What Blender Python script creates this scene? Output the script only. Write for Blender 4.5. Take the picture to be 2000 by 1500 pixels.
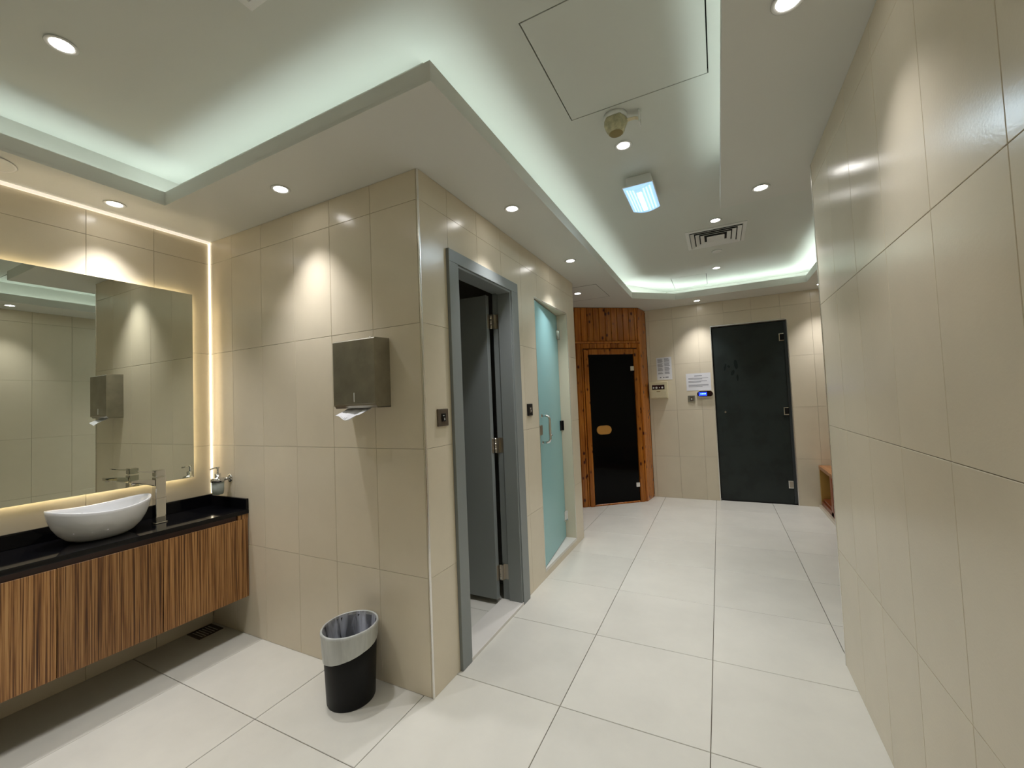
import bpy, bmesh, math, random
from mathutils import Matrix, Vector
random.seed(7)
PI = math.pi
SC = bpy.context.scene
C = SC.collection
for o in list(bpy.data.objects):
    bpy.data.objects.remove(o)

# ------------------------------------------------------------------ camera, world, exposure
yaw, pitch, roll = 0.46157559, 0.04032627, -0.04120929
cy_, sy_, cp_, sp_ = math.cos(yaw), math.sin(yaw), math.cos(pitch), math.sin(pitch)
fwd = Vector((-sy_ * cp_, cy_ * cp_, sp_))
r0 = Vector((cy_, sy_, 0))
u0 = r0.cross(fwd)
rt = math.cos(roll) * r0 + math.sin(roll) * u0
up = -math.sin(roll) * r0 + math.cos(roll) * u0
cam = bpy.data.cameras.new('camera')
camo = bpy.data.objects.new('camera', cam)
C.objects.link(camo)
m = Matrix.Identity(4)
for i in range(3):
    m[i][0], m[i][1], m[i][2] = rt[i], up[i], -fwd[i]
m[0][3], m[1][3], m[2][3] = 0, 0, 1.35
camo.matrix_world = m
cam.sensor_width = 36
cam.lens = 810.3 / 2000 * 36
cam.clip_start = 0.02
SC.camera = camo
w = bpy.data.worlds.new('world')
SC.world = w
w.use_nodes = True
w.node_tree.nodes['Background'].inputs[0].default_value = (0.75, 0.8, 0.8, 1)
w.node_tree.nodes['Background'].inputs[1].default_value = 0.0
SC.view_settings.view_transform = 'Standard'
SC.view_settings.look = 'None'
SC.view_settings.gamma = 1
SC.view_settings.use_curve_mapping = False
SC.view_settings.exposure = 0.94

DOWN_W = 26.0          # watts of each downlight
COVE_E = 3.1          # emission strength of the cove LED strips
WARM_E = 11.0           # LED strips behind the mirror
COVE_C = (0.85, 0.98, 0.98)
DOWN_C = (0.98, 0.97, 1.0)
WARM_C = (1.0, 0.84, 0.60)

# ------------------------------------------------------------------ materials
def mat(name, col=(0.8, 0.8, 0.8), rough=0.5, metal=0.0, spec=0.5, trans=0.0, emit=None, es=0.0, coat=0.0, ior=1.45):
    M = bpy.data.materials.new(name)
    M.use_nodes = True
    b = M.node_tree.nodes['Principled BSDF']
    b.inputs['Base Color'].default_value = (*col, 1)
    b.inputs['Roughness'].default_value = rough
    b.inputs['Metallic'].default_value = metal
    b.inputs['Specular IOR Level'].default_value = spec
    b.inputs['Transmission Weight'].default_value = trans
    b.inputs['Coat Weight'].default_value = coat
    b.inputs['IOR'].default_value = ior
    if emit:
        b.inputs['Emission Color'].default_value = (*emit, 1)
        b.inputs['Emission Strength'].default_value = es
    return M

def nd(M, typ, **kw):
    n = M.node_tree.nodes.new(typ)
    for k, v in kw.items():
        if k in n.inputs:
            n.inputs[k].default_value = v
        else:
            setattr(n, k, v)
    return n

def lk(M, a, b):
    M.node_tree.links.new(a, b)

def ramp(M, fac, stops):
    r = nd(M, 'ShaderNodeValToRGB')
    cr = r.color_ramp
    while len(cr.elements) < len(stops):
        cr.elements.new(0.5)
    for e, (p, c) in zip(cr.elements, stops):
        e.position = p
        e.color = (*c, 1)
    lk(M, fac, r.inputs[0])
    return r

def coords(M, scale=(1, 1, 1), use='Object', perobj=True):
    t = nd(M, 'ShaderNodeTexCoord')
    mp = nd(M, 'ShaderNodeMapping')
    mp.inputs['Scale'].default_value = scale
    lk(M, t.outputs[use], mp.inputs[0])
    if perobj:
        oi = nd(M, 'ShaderNodeObjectInfo')
        mul = nd(M, 'ShaderNodeMath', operation='MULTIPLY')
        mul.inputs[1].default_value = 37.0
        lk(M, oi.outputs['Random'], mul.inputs[0])
        lk(M, mul.outputs[0], mp.inputs['Location'])
    return mp

def tile_mat(name, base, rough, var=0.035, bump=0.02, scale=3.0):
    M = mat(name, base, rough)
    b = M.node_tree.nodes['Principled BSDF']
    mp = coords(M)
    n = nd(M, 'ShaderNodeTexNoise', Scale=scale, Detail=6.0, Roughness=0.6)
    lk(M, mp.outputs[0], n.inputs['Vector'])
    c0 = tuple(x * (1 - var * 1.6) for x in base)
    c1 = tuple(min(1, x * (1 + var * 1.6)) for x in base)
    r = ramp(M, n.outputs['Fac'], [(0.3, c0), (0.7, c1)])
    oi = nd(M, 'ShaderNodeObjectInfo')
    mr = nd(M, 'ShaderNodeMapRange')
    mr.inputs['To Min'].default_value = 1 - var
    mr.inputs['To Max'].default_value = 1 + var * 0.6
    lk(M, oi.outputs['Random'], mr.inputs['Value'])
    hs = nd(M, 'ShaderNodeHueSaturation')
    lk(M, mr.outputs[0], hs.inputs['Value'])
    lk(M, r.outputs[0], hs.inputs['Color'])
    lk(M, hs.outputs[0], b.inputs['Base Color'])
    n2 = nd(M, 'ShaderNodeTexNoise', Scale=140.0, Detail=3.0)
    lk(M, mp.outputs[0], n2.inputs['Vector'])
    n3 = nd(M, 'ShaderNodeTexNoise', Scale=7.0, Detail=1.0)
    lk(M, mp.outputs[0], n3.inputs['Vector'])
    ad = nd(M, 'ShaderNodeMath', operation='MULTIPLY_ADD')
    lk(M, n3.outputs['Fac'], ad.inputs[0])
    ad.inputs[1].default_value = 2.0
    lk(M, n2.outputs['Fac'], ad.inputs[2])
    bp = nd(M, 'ShaderNodeBump', Strength=bump, Distance=0.01)
    lk(M, ad.outputs[0], bp.inputs['Height'])
    lk(M, bp.outputs[0], b.inputs['Normal'])
    return M

def wood_mat(name, stops, scale, rough, knots=None, bump=0.05):
    M = mat(name, (0.4, 0.2, 0.1), rough)
    b = M.node_tree.nodes['Principled BSDF']
    mp = coords(M, scale)
    n = nd(M, 'ShaderNodeTexNoise', Scale=1.0, Detail=5.0, Roughness=0.65, Distortion=0.15)
    lk(M, mp.outputs[0], n.inputs['Vector'])
    r = ramp(M, n.outputs['Fac'], stops)
    out = r.outputs[0]
    if knots:
        mk = coords(M, knots[0])
        v = nd(M, 'ShaderNodeTexVoronoi', Scale=1.0)
        lk(M, mk.outputs[0], v.inputs['Vector'])
        kr = ramp(M, v.outputs['Distance'], [(0.12, (1, 1, 1)), (0.27, (0, 0, 0))])
        mx = nd(M, 'ShaderNodeMix', data_type='RGBA')
        lk(M, kr.outputs[0], mx.inputs[0])
        lk(M, out, mx.inputs[6])
        mx.inputs[7].default_value = (*knots[1], 1)
        out = mx.outputs[2]
    oi = nd(M, 'ShaderNodeObjectInfo')
    mr = nd(M, 'ShaderNodeMapRange')
    mr.inputs['To Min'].default_value = 0.82
    mr.inputs['To Max'].default_value = 1.15
    lk(M, oi.outputs['Random'], mr.inputs['Value'])
    hs = nd(M, 'ShaderNodeHueSaturation')
    lk(M, mr.outputs[0], hs.inputs['Value'])
    lk(M, out, hs.inputs['Color'])
    lk(M, hs.outputs[0], b.inputs['Base Color'])
    bp = nd(M, 'ShaderNodeBump', Strength=bump, Distance=0.005)
    lk(M, n.outputs['Fac'], bp.inputs['Height'])
    lk(M, bp.outputs[0], b.inputs['Normal'])
    return M

WALL_TILE = tile_mat('beige_wall_tile', (0.74, 0.66, 0.505), 0.22, var=0.02, bump=0.03)
FLOOR_TILE = tile_mat('cream_floor_tile', (0.66, 0.64, 0.565), 0.32, var=0.03, bump=0.02, scale=4.0)
GROUT = mat('wall_grout', (0.60, 0.53, 0.40), 0.8)
FGROUT = mat('floor_grout', (0.16, 0.13, 0.095), 0.85)
PAINT = tile_mat('white_ceiling_paint', (0.68, 0.70, 0.635), 0.55, var=0.004, bump=0.01)
PAINT2 = tile_mat('white_soffit_paint', (0.70, 0.70, 0.64), 0.5, var=0.004, bump=0.01)
GREY_PAINT = tile_mat('grey_door_paint', (0.235, 0.257, 0.25), 0.36, var=0.01, bump=0.01)
CHROME = mat('polished_chrome', (0.70, 0.70, 0.69), 0.05, metal=1)
STEEL = tile_mat('brushed_steel', (0.36, 0.34, 0.285), 0.33, var=0.09, bump=0.01, scale=9)
STEEL.node_tree.nodes['Principled BSDF'].inputs['Metallic'].default_value = 0.85
HINGE = mat('satin_hinge_steel', (0.5, 0.46, 0.40), 0.28, metal=1)
TRIMM = mat('trim_aluminium', (0.86, 0.85, 0.82), 0.25, metal=0.9)
BRONZE = mat('bronze_switch_plate', (0.16, 0.13, 0.10), 0.35, metal=0.6)
BLACKP = mat('black_plastic', (0.005, 0.005, 0.005), 0.45, spec=0.25)
DARK = mat('dark_void', (0.01, 0.01, 0.009), 0.9)
GRANITE = mat('black_granite', (0.004, 0.004, 0.005), 0.06, spec=0.35)
CERAMIC = mat('white_ceramic', (0.80, 0.81, 0.82), 0.08, coat=0.5)
ZEB = wood_mat('zebrano_veneer', [(0.36, (0.05, 0.018, 0.006)), (0.45, (0.17, 0.07, 0.02)), (0.53, (0.37, 0.18, 0.058)), (0.64, (0.50, 0.28, 0.11))], (1.0, 185.0, 1.6), 0.38)
PLINTH = mat('dark_brown_laminate', (0.035, 0.012, 0.008), 0.3)
PINE = wood_mat('varnished_pine', [(0.35, (0.30, 0.080, 0.008)), (0.65, (0.54, 0.19, 0.022))], (38.0, 38.0, 2.2), 0.24, knots=((14.0, 14.0, 9.0), (0.06, 0.012, 0.004)), bump=0.05)
PINE2 = wood_mat('bench_pine', [(0.35, (0.42, 0.17, 0.06)), (0.65, (0.62, 0.31, 0.13))], (30.0, 3.0, 30.0), 0.35)
REDWOOD = wood_mat('red_brown_wood', [(0.35, (0.20, 0.045, 0.015)), (0.65, (0.34, 0.09, 0.03))], (30.0, 30.0, 3.0), 0.35)
SAUNA_GLASS = mat('black_tinted_glass', (0.003, 0.003, 0.003), 0.05, spec=0.12)
MIRROR = mat('mirror_silvering', (0.72, 0.75, 0.68), 0.0, metal=1)
PAPER = mat('white_paper', (0.82, 0.82, 0.84), 0.8)
INK = mat('grey_ink', (0.22, 0.22, 0.25), 0.8)
CREAM = mat('cream_plastic', (0.74, 0.66, 0.44), 0.4)
YELLOWED = tile_mat('yellowed_plastic', (0.62, 0.58, 0.36), 0.45, var=0.2, bump=0.3, scale=30)
STAIN = mat('stained_cover', (0.28, 0.22, 0.09), 0.6)
WHITEP = mat('white_plastic', (0.78, 0.78, 0.74), 0.4)
MARBLE = tile_mat('pale_marble', (0.72, 0.69, 0.63), 0.3, var=0.03, bump=0.0)
LENS = mat('lit_lens', (1, 1, 1), 0.4, emit=(1.0, 0.97, 0.93), es=14.0)
TUBE = mat('lit_tube', (1, 1, 1), 0.4, emit=(0.75, 0.92, 1.0), es=5.0)
DIFF = mat('lit_blue_diffuser', (0.6, 0.8, 1), 0.3, emit=(0.33, 0.62, 1.0), es=0.50)
DIFFR = mat('lit_pale_ribs', (0.6, 0.8, 1), 0.3, emit=(0.55, 0.80, 1.0), es=0.68)
COVE = mat('cove_led', (1, 1, 1), 0.5, emit=COVE_C, es=COVE_E)
WARM = mat('warm_led', (1, 1, 1), 0.5, emit=WARM_C, es=WARM_E)
CORNER_LED = mat('corner_led_profile', (1, 1, 1), 0.5, emit=(1.0, 0.90, 0.70), es=1.2)
TOP_GLOW = mat('ceiling_glow_trim', (0.8, 0.78, 0.7), 0.5, emit=(1.0, 0.88, 0.72), es=0.38)  # weak glow put into the pale ceiling trim's material
LCD = mat('blue_lcd', (0.01, 0.02, 0.3), 0.2, emit=(0.02, 0.06, 0.9), es=0.8)
LCDT = mat('lcd_digits', (0.2, 0.5, 1), 0.3, emit=(0.15, 0.5, 1.0), es=1.5)
BROWNISH = mat('drain_brown', (0.07, 0.045, 0.03), 0.5)

def frosted(name, col, rough, tr, smudge=None):
    M = mat(name, col, rough, spec=0.4)
    nt = M.node_tree
    b = nt.nodes['Principled BSDF']
    if smudge:
        mp = coords(M, (1, 1, 1), perobj=False)
        n = nd(M, 'ShaderNodeTexNoise', Scale=smudge, Detail=4.0, Roughness=0.55)
        lk(M, mp.outputs[0], n.inputs['Vector'])
        r = ramp(M, n.outputs['Fac'], [(0.38, tuple(c * 0.75 for c in col)), (0.5, col), (0.75, tuple(c * 1.1 for c in col))])
        lk(M, r.outputs[0], b.inputs['Base Color'])
    t = nd(M, 'ShaderNodeBsdfTranslucent')
    t.inputs[0].default_value = (*col, 1)
    mx = nd(M, 'ShaderNodeMixShader')
    mx.inputs[0].default_value = tr
    lk(M, b.outputs[0], mx.inputs[1])
    lk(M, t.outputs[0], mx.inputs[2])
    lk(M, mx.outputs[0], nt.nodes['Material Output'].inputs['Surface'])
    return M
TEAL = frosted('frosted_teal_glass', (0.35, 0.65, 0.66), 0.30, 0.10)
DARKGL = frosted('frosted_dark_glass', (0.024, 0.032, 0.030), 0.30, 0.1, smudge=4.5)
SOAPG = frosted('frosted_soap_glass', (0.55, 0.60, 0.55), 0.3, 0.4)

def film(name, col, alpha):
    M = mat(name, col, 0.32, spec=0.6)
    nt = M.node_tree
    b = nt.nodes['Principled BSDF']
    t = nd(M, 'ShaderNodeBsdfTransparent')
    mp = coords(M, (25, 25, 2.5), perobj=False)
    n = nd(M, 'ShaderNodeTexNoise', Scale=1.0, Detail=3.0, Distortion=0.8)
    lk(M, mp.outputs[0], n.inputs['Vector'])
    r = nd(M, 'ShaderNodeMapRange')
    r.inputs['From Min'].default_value = 0.38
    r.inputs['From Max'].default_value = 0.62
    r.inputs['To Min'].default_value = alpha[0]
    r.inputs['To Max'].default_value = alpha[1]
    lk(M, n.outputs['Fac'], r.inputs['Value'])
    mx = nd(M, 'ShaderNodeMixShader')
    lk(M, r.outputs[0], mx.inputs[0])
    lk(M, t.outputs[0], mx.inputs[1])
    lk(M, b.outputs[0], mx.inputs[2])
    lk(M, mx.outputs[0], nt.nodes['Material Output'].inputs['Surface'])
    bp = nd(M, 'ShaderNodeBump', Strength=0.4, Distance=0.01)
    lk(M, n.outputs['Fac'], bp.inputs['Height'])
    lk(M, bp.outputs[0], b.inputs['Normal'])
    return M
BAG_IN = film('bag_film_inside', (0.72, 0.75, 0.84), (0.18, 0.85))
BAG_OUT = film('bag_film_outside', (0.58, 0.60, 0.57), (0.78, 0.97))

# ------------------------------------------------------------------ mesh building
class MB:
    def __init__(s):
        s.v, s.f, s.sm = [], [], []
    def add(s, vs, fs, smooth=False, mx=None):
        k = len(s.v)
        for p in vs:
            p = Vector(p)
            s.v.append(tuple(mx @ p) if mx else tuple(p))
        for q in fs:
            s.f.append(tuple(k + i for i in q))
            s.sm.append(smooth)
        return s
    def box(s, x0, x1, y0, y1, z0, z1, mx=None):
        return s.add([(x0, y0, z0), (x1, y0, z0), (x1, y1, z0), (x0, y1, z0), (x0, y0, z1), (x1, y0, z1), (x1, y1, z1), (x0, y1, z1)],
                     [(0, 3, 2, 1), (4, 5, 6, 7), (0, 1, 5, 4), (1, 2, 6, 5), (2, 3, 7, 6), (3, 0, 4, 7)], mx=mx)
    def prism(s, poly, z0, z1, mx=None, smooth=False):       # poly counter-clockwise in x, y
        n = len(poly)
        vs = [(x, y, z0) for x, y in poly] + [(x, y, z1) for x, y in poly]
        s.add(vs, [tuple(range(n - 1, -1, -1)), tuple(range(n, 2 * n))], mx=mx)
        k = len(s.v) - 2 * n
        for i in range(n):
            j = (i + 1) % n
            s.f.append((k + i, k + j, k + n + j, k + n + i))
            s.sm.append(smooth)
        return s
    def loft(s, rings, cap0=True, cap1=True, smooth=True, mx=None):
        n = len(rings[0])
        vs = [p for r in rings for p in r]
        fs = []
        for a in range(len(rings) - 1):
            for i in range(n):
                j = (i + 1) % n
                fs.append((a * n + i, a * n + j, (a + 1) * n + j, (a + 1) * n + i))
        s.add(vs, fs, smooth, mx)
        k = len(s.v) - len(vs)
        if cap0:
            s.f.append(tuple(k + i for i in range(n - 1, -1, -1)))
            s.sm.append(False)
        if cap1:
            s.f.append(tuple(k + (len(rings) - 1) * n + i for i in range(n)))
            s.sm.append(False)
        return s
    def lathe(s, prof, n=32, c=(0, 0), mx=None, cap0=True, cap1=True, a=1.0, b=1.0):   # prof: (r, z) bottom up
        rings = [[(c[0] + r * a * math.cos(2 * PI * i / n), c[1] + r * b * math.sin(2 * PI * i / n), z) for i in range(n)] for r, z in prof]
        return s.loft(rings, cap0, cap1, True, mx)
    def tube(s, pts, r, n=12, mx=None):
        pts = [Vector(p) for p in pts]
        rings = []
        ref = Vector((0, 0, 1))
        for i, p in enumerate(pts):
            d = (pts[min(i + 1, len(pts) - 1)] - pts[max(i - 1, 0)]).normalized()
            q = ref if abs(d.dot(ref)) < 0.95 else Vector((1, 0, 0))
            e1 = d.cross(q).normalized()
            if rings and e1.dot(last) < 0:
                e1 = -e1
            e1 = (e1 if not rings else (last - d * last.dot(d)).normalized())
            last = e1
            e2 = d.cross(e1)
            rr = r[i] if isinstance(r, (list, tuple)) else r
            rings.append([tuple(p + e1 * rr * math.cos(2 * PI * k / n) + e2 * rr * math.sin(2 * PI * k / n)) for k in range(n)])
        return s.loft(rings, mx=mx)
    def cells(s, u0, u1, w0, w1, holes, d0, d1, plane='xz'):
        """a slab from u0..u1 by w0..w1 with rectangular holes, cut into boxes"""
        us = sorted({u0, u1} | {x for h in holes for x in h[:2] if u0 < x < u1})
        for a, b in zip(us, us[1:]):
            hs = sorted((max(h[2], w0), min(h[3], w1)) for h in holes if h[0] < (a + b) / 2 < h[1] and h[3] > w0 and h[2] < w1)
            z = w0
            spans = []
            for h0, h1 in hs:
                if h0 > z + 1e-5:
                    spans.append((z, h0))
                z = max(z, h1)
            if z < w1 - 1e-5:
                spans.append((z, w1))
            for z0, z1 in spans:
                if plane == 'xz':
                    s.box(a, b, d0, d1, z0, z1)
                else:
                    s.box(a, b, z0, z1, d0, d1)
        return s
    def mesh(s, name, bev=0.0, seg=2, weld=False):
        me = bpy.data.meshes.new(name)
        me.from_pydata(s.v, [], s.f)
        me.polygons.foreach_set('use_smooth', s.sm)
        if bev > 0 or weld:
            bm = bmesh.new()
            bm.from_mesh(me)
            if weld:
                bmesh.ops.remove_doubles(bm, verts=bm.verts, dist=1e-5)
            if bev > 0:
                es = [e for e in bm.edges if len(e.link_faces) == 2 and e.calc_face_angle(0) > 0.6]
                bmesh.ops.bevel(bm, geom=es, offset=bev, segments=seg, profile=0.6, affect='EDGES', clamp_overlap=True)
            bm.to_mesh(me)
            bm.free()
        me.update()
        return me

def obj(name, mb, material, parent=None, bev=0.0, seg=2, loc=None, rot=None, weld=False):
    me = mb if isinstance(mb, bpy.types.Mesh) else mb.mesh(name, bev, seg, weld)
    if material and not me.materials:
        me.materials.append(material)
    o = bpy.data.objects.new(name, me)
    C.objects.link(o)
    if parent:
        o.parent = parent
    if loc:
        o.location = loc
    if rot:
        o.rotation_euler = rot
    return o

def tag(o, label=None, cat=None, group=None, kind=None):
    if label: o['label'] = label
    if cat: o['category'] = cat
    if group: o['group'] = group
    if kind: o['kind'] = kind
    return o

def thing(name, label, cat, loc=(0, 0, 0), rz=0.0, group=None, kind=None):
    o = bpy.data.objects.new(name, None)
    o.empty_display_size = 0.1
    C.objects.link(o)
    o.location = loc
    o.rotation_euler = (0, 0, rz)
    return tag(o, label, cat, group, kind)

def copy_tree(o, parent=None):
    c = o.copy()
    C.objects.link(c)
    if parent:
        c.parent = parent
    for ch in [x for x in bpy.data.objects if x.parent == o]:
        copy_tree(ch, c)
    return c

def M4(loc=(0, 0, 0), rot=(0, 0, 0)):
    from mathutils import Euler
    return Matrix.Translation(loc) @ Euler(rot).to_matrix().to_4x4()

# ------------------------------------------------------------------ room shell
XL, YR, XC, YB, XR = -3.0, 1.566, -1.243, 5.81, 0.48       # mirror wall, alcove wall, corridor wall, back wall, right wall
YN = -1.6                                                  # wall behind the camera
ZS, ZU = 2.49, 2.70                                        # soffit, raised ceiling
LIP = 2.565
GAP = 0.0016

_full = {}
def tile_mesh(wd, ht, th, holes=()):
    key = (round(wd, 4), round(ht, 4), th) if not holes else None
    if key and key in _full:
        return _full[key]
    mb = MB()
    if holes:
        mb.cells(0, wd, 0, ht, holes, 0, th)
    else:
        c = 0.0010                                          # small chamfer round the face
        mb.loft([[(0, th, 0), (wd, th, 0), (wd, th, ht), (0, th, ht)],
                 [(0, c, 0), (wd, c, 0), (wd, c, ht), (0, c, ht)],
                 [(c, 0, c), (wd - c, 0, c), (wd - c, 0, ht - c), (c, 0, ht - c)]], smooth=False)
    me = mb.mesh('tile')
    me.materials.append(WALL_TILE)
    if key:
        _full[key] = me
    return me

def tiled_wall(name, loc, rz, u0, u1, z0, z1, ustart, zstart, holes=(), pitch=(0.30, 0.60), thick=0.10, b0=None, b1=None, z1b=None):
    base = MB().cells(u0 if b0 is None else b0, u1 if b1 is None else b1, z0, z1b or z1, holes, 0.008, thick)
    W = tag(obj(name, base, GROUT), kind='structure')
    W.location, W.rotation_euler = loc, (0, 0, rz)
    def lines(a, b, s, p):
        k = math.ceil((a - s) / p - 1e-6)
        L = [a]
        while s + k * p < b - 0.004:
            if s + k * p > a + 0.004:
                L.append(s + k * p)
            k += 1
        return L + [b]
    U, Z = lines(u0, u1, ustart, pitch[0]), lines(z0, z1, zstart, pitch[1])
    g = GAP / 2
    for a, b in zip(U, U[1:]):
        for c, d in zip(Z, Z[1:]):
            x0, x1_, y0, y1_ = a + g, b - g, c + g, d - g
            hs = [(max(h[0], x0) - x0, min(h[1], x1_) - x0, max(h[2], y0) - y0, min(h[3], y1_) - y0) for h in holes
                  if h[0] < x1_ - 1e-4 and h[1] > x0 + 1e-4 and h[2] < y1_ - 1e-4 and h[3] > y0 + 1e-4]
            wd, ht = x1_ - x0, y1_ - y0
            if any(h[0] <= 1e-4 and h[1] >= wd - 1e-4 and h[2] <= 1e-4 and h[3] >= ht - 1e-4 for h in hs):
                continue
            o = obj('tile', tile_mesh(wd, ht, 0.008, hs), None, W, loc=(x0, 0, y0))
    return W

# floor
fl = MB().box(-3.15, 1.75, YN - 0.1, 6.0, -0.06, -0.008)
FLOOR = tag(obj('floor', fl, FGROUT), kind='structure')
ftile = None
g = 0.003
for i in range(-6, 4):
    for j in range(-5, 9):
        x0, y0 = -0.102 + 0.6 * i, 1.153 + 0.6 * j
        if x0 < -3.3 or x0 > 1.3 or y0 < YN - 0.5 or y0 > 5.9:
            continue
        if x0 + 0.6 < -1.9 and y0 > 2.9:
            continue
        a0, a1, c0, c1 = max(x0, -3.12), min(x0 + 0.6, 1.72), max(y0, YN - 0.08), min(y0 + 0.6, 5.98)
        wd, ht = a1 - a0 - g, c1 - c0 - g
        key = ('f', round(wd, 4), round(ht, 4))
        if key not in _full:
            c = 0.0015
            mb = MB().loft([[(0, 0, -0.008), (wd, 0, -0.008), (wd, ht, -0.008), (0, ht, -0.008)],
                            [(0, 0, -c), (wd, 0, -c), (wd, ht, -c), (0, ht, -c)],
                            [(c, c, 0), (wd - c, c, 0), (wd - c, ht - c, 0), (c, ht - c, 0)]], smooth=False)
            me = mb.mesh('tile')
            me.materials.append(FLOOR_TILE)
            _full[key] = me
        obj('tile', _full[key], None, FLOOR, loc=(a0 + g / 2, c0 + g / 2, 0))

# walls
D1 = (1.80, 2.60, -0.1, 2.15)             # grey door opening in the corridor wall (y, z)
D2 = (2.94, 3.70, 0.067, 2.145)           # glass door opening
D3 = (-0.053, 0.757, -0.1, 2.176)         # dark door in the back wall (x, z)
tiled_wall('wall_left', (XL, 0, 0), PI / 2, YN, YR, 0, ZS, 0.96, 0.54, z1b=2.72)
tiled_wall('wall_alcove', (0, YR, 0), 0, XL, XC, 0, ZS, -1.555, 0.54, b1=XC - 0.11)
tiled_wall('wall_corridor', (XC, 0, 0), PI / 2, YR, 3.93, 0, ZS, 1.804, 0.54, holes=(D1, D2), b0=YR + 0.008)
tiled_wall('wall_back', (0, YB, 0), 0, -0.84, 1.60, 0, ZS, -0.20, 0.54, holes=(D3,), z1b=2.72)
tiled_wall('wall_right', (XR, 0, 0), -PI / 2, -2.549, -YN, 0, ZS, -1.04, 0.56, pitch=(0.30, 0.604), thick=0.15)
tiled_wall('wall_side', (1.55, 0, 0), -PI / 2, -YB, -2.40, 0, ZS, -3.04, 0.54, z1b=2.72)
tiled_wall('wall_behind', (0, YN, 0), PI, -0.48, 3.0, 0, ZS, 0.15, 0.54, z1b=2.72)
iw = MB()
iw.box(XC - 1.7, XC - 0.10, 2.74, 2.84, 0, 2.45)                                   # partition between the two rooms
iw.box(-3.05, -2.94, 1.67, 3.93, 0, 2.45)
iw.box(-2.94, XC - 0.10, 1.67, 3.93, 2.42, 2.45)
iw.box(-2.94, XC - 0.10, 3.86, 3.93, 0, 2.42)
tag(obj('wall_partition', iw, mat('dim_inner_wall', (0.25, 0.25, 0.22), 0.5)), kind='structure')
bx_ = MB().box(0.63, 1.65, 2.40, 2.50, 0, 2.49)
tag(obj('wall_lobby', bx_, WALL_TILE), kind='structure')
bk = MB().box(-0.12, 0.82, 6.3, 6.34, 0, 2.4)
bk.box(-0.16, -0.12, 5.92, 6.34, 0, 2.4).box(0.82, 0.86, 5.92, 6.34, 0, 2.4).box(-0.16, 0.86, 5.92, 6.34, 2.4, 2.44)
tag(obj('wall_steam', bk, DARK), kind='structure')
bs = MB().box(-2.6, -2.5, 3.93, 6.3, 0, 2.49)
tag(obj('wall_end', bs, WALL_TILE), kind='structure')

# ceiling: raised ceiling with cut-outs for the flush hatches
H1 = (-0.571, 0.034, 1.318, 1.917)
H2 = (-0.434, -0.055, 5.16, 5.69)
cu = MB().cells(-3.15, 1.75, YN - 0.1, 6.0, (H1, H2), ZU, ZU + 0.02, plane='xy')
tag(obj('ceiling', cu, PAINT), kind='structure')
for i, h in enumerate((H1, H2)):
    gp = 0.005
    mbp = MB().box(h[0] + gp, h[1] - gp, h[2] + gp, h[3] - gp, 0, 0.018)
    t = obj('ceiling_hatch', mbp, PAINT, loc=(0, 0, ZU))
    tag(t, ['large square flush access hatch in raised ceiling before the smoke detector', 'smaller flush access hatch in raised ceiling near the far cove'][i], 'access hatch')
    bk = MB().box(h[0] - 0.03, h[1] + 0.03, h[2] - 0.03, h[3] + 0.03, 0.021, 0.03)
    obj('back_frame', bk, DARK, t)

# soffit ring: slab, lip, trough back
P = [(-2.645, -1.05), (0.07, -1.05), (0.07, 2.87), (0.905, 2.87), (0.905, 5.36), (-0.42, 5.36), (-0.85, 4.965), (-0.85, 1.162), (-2.645, 1.162)]
Q = [(-2.77, -1.18), (0.20, -1.18), (0.20, 2.74), (1.03, 2.74), (1.03, YB - 0.002), (-0.55, YB - 0.002), (-0.975, 5.02), (-0.975, 1.287), (-2.77, 1.287)]
H3 = (-1.65, -1.05, 4.10, 4.69)           # hatch in the soffit by the sauna
from mathutils.geometry import tessellate_polygon
def ring_slab(outer, inner, z0, z1):
    mb = MB()
    o3 = [Vector((x, y, 0)) for x, y in outer]
    i3 = [Vector((x, y, 0)) for x, y in inner]
    tr = tessellate_polygon([o3, i3])
    pts = outer + inner
    n = len(pts)
    vs = [(x, y, z0) for x, y in pts] + [(x, y, z1) for x, y in pts]
    fs = []
    for a, b, c in tr:
        A, B, Cc = (Vector((*pts[k], 0)) for k in (a, b, c))
        if (B - A).cross(Cc - A).z < 0:
            b, c = c, b
        fs.append((a, c, b))
        fs.append((a + n, b + n, c + n))
    for off, poly, inv in ((0, outer, False), (len(outer), inner, True)):
        kk = len(poly)
        for i in range(kk):
            j = (i + 1) % kk
            q = (off + i, off + j, off + j + n, off + i + n)
            fs.append(tuple(reversed(q)) if inv else q)
    mb.add(vs, fs)
    return mb
OUT = [(-3.09, YN - 0.09), (1.70, YN - 0.09), (1.70, 5.95), (-3.09, 5.95)]
sof = ring_slab(OUT, P, ZS, ZS + 0.015)
SOFFIT = tag(obj('ceiling', sof, PAINT2), kind='structure')
def inset(poly, d):
    n = len(poly)
    out = []
    for i in range(n):
        p0, p1, p2 = Vector(poly[i - 1]), Vector(poly[i]), Vector(poly[(i + 1) % n])
        a, b = (p1 - p0).normalized(), (p2 - p1).normalized()
        na, nb = Vector((a.y, -a.x)), Vector((b.y, -b.x))
        mm = (na + nb)
        mm = mm / mm.dot(na)
        out.append(tuple(p1 + mm * d))
    return out
PO = inset(P, 0.014)
lip = ring_slab(PO, P, ZS + 0.014, LIP)
obj('cove_lip', lip, PAINT2, SOFFIT)
bs = MB()
n = len(Q)
for i in range(n):
    a, b = Q[i], Q[(i + 1) % n]
    bs.add([(*a, ZS + 0.014), (*b, ZS + 0.014), (*b, ZU), (*a, ZU)], [(0, 1, 2, 3)])
obj('cove_back', bs, PAINT2, SOFFIT)
hp = MB()
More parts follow.
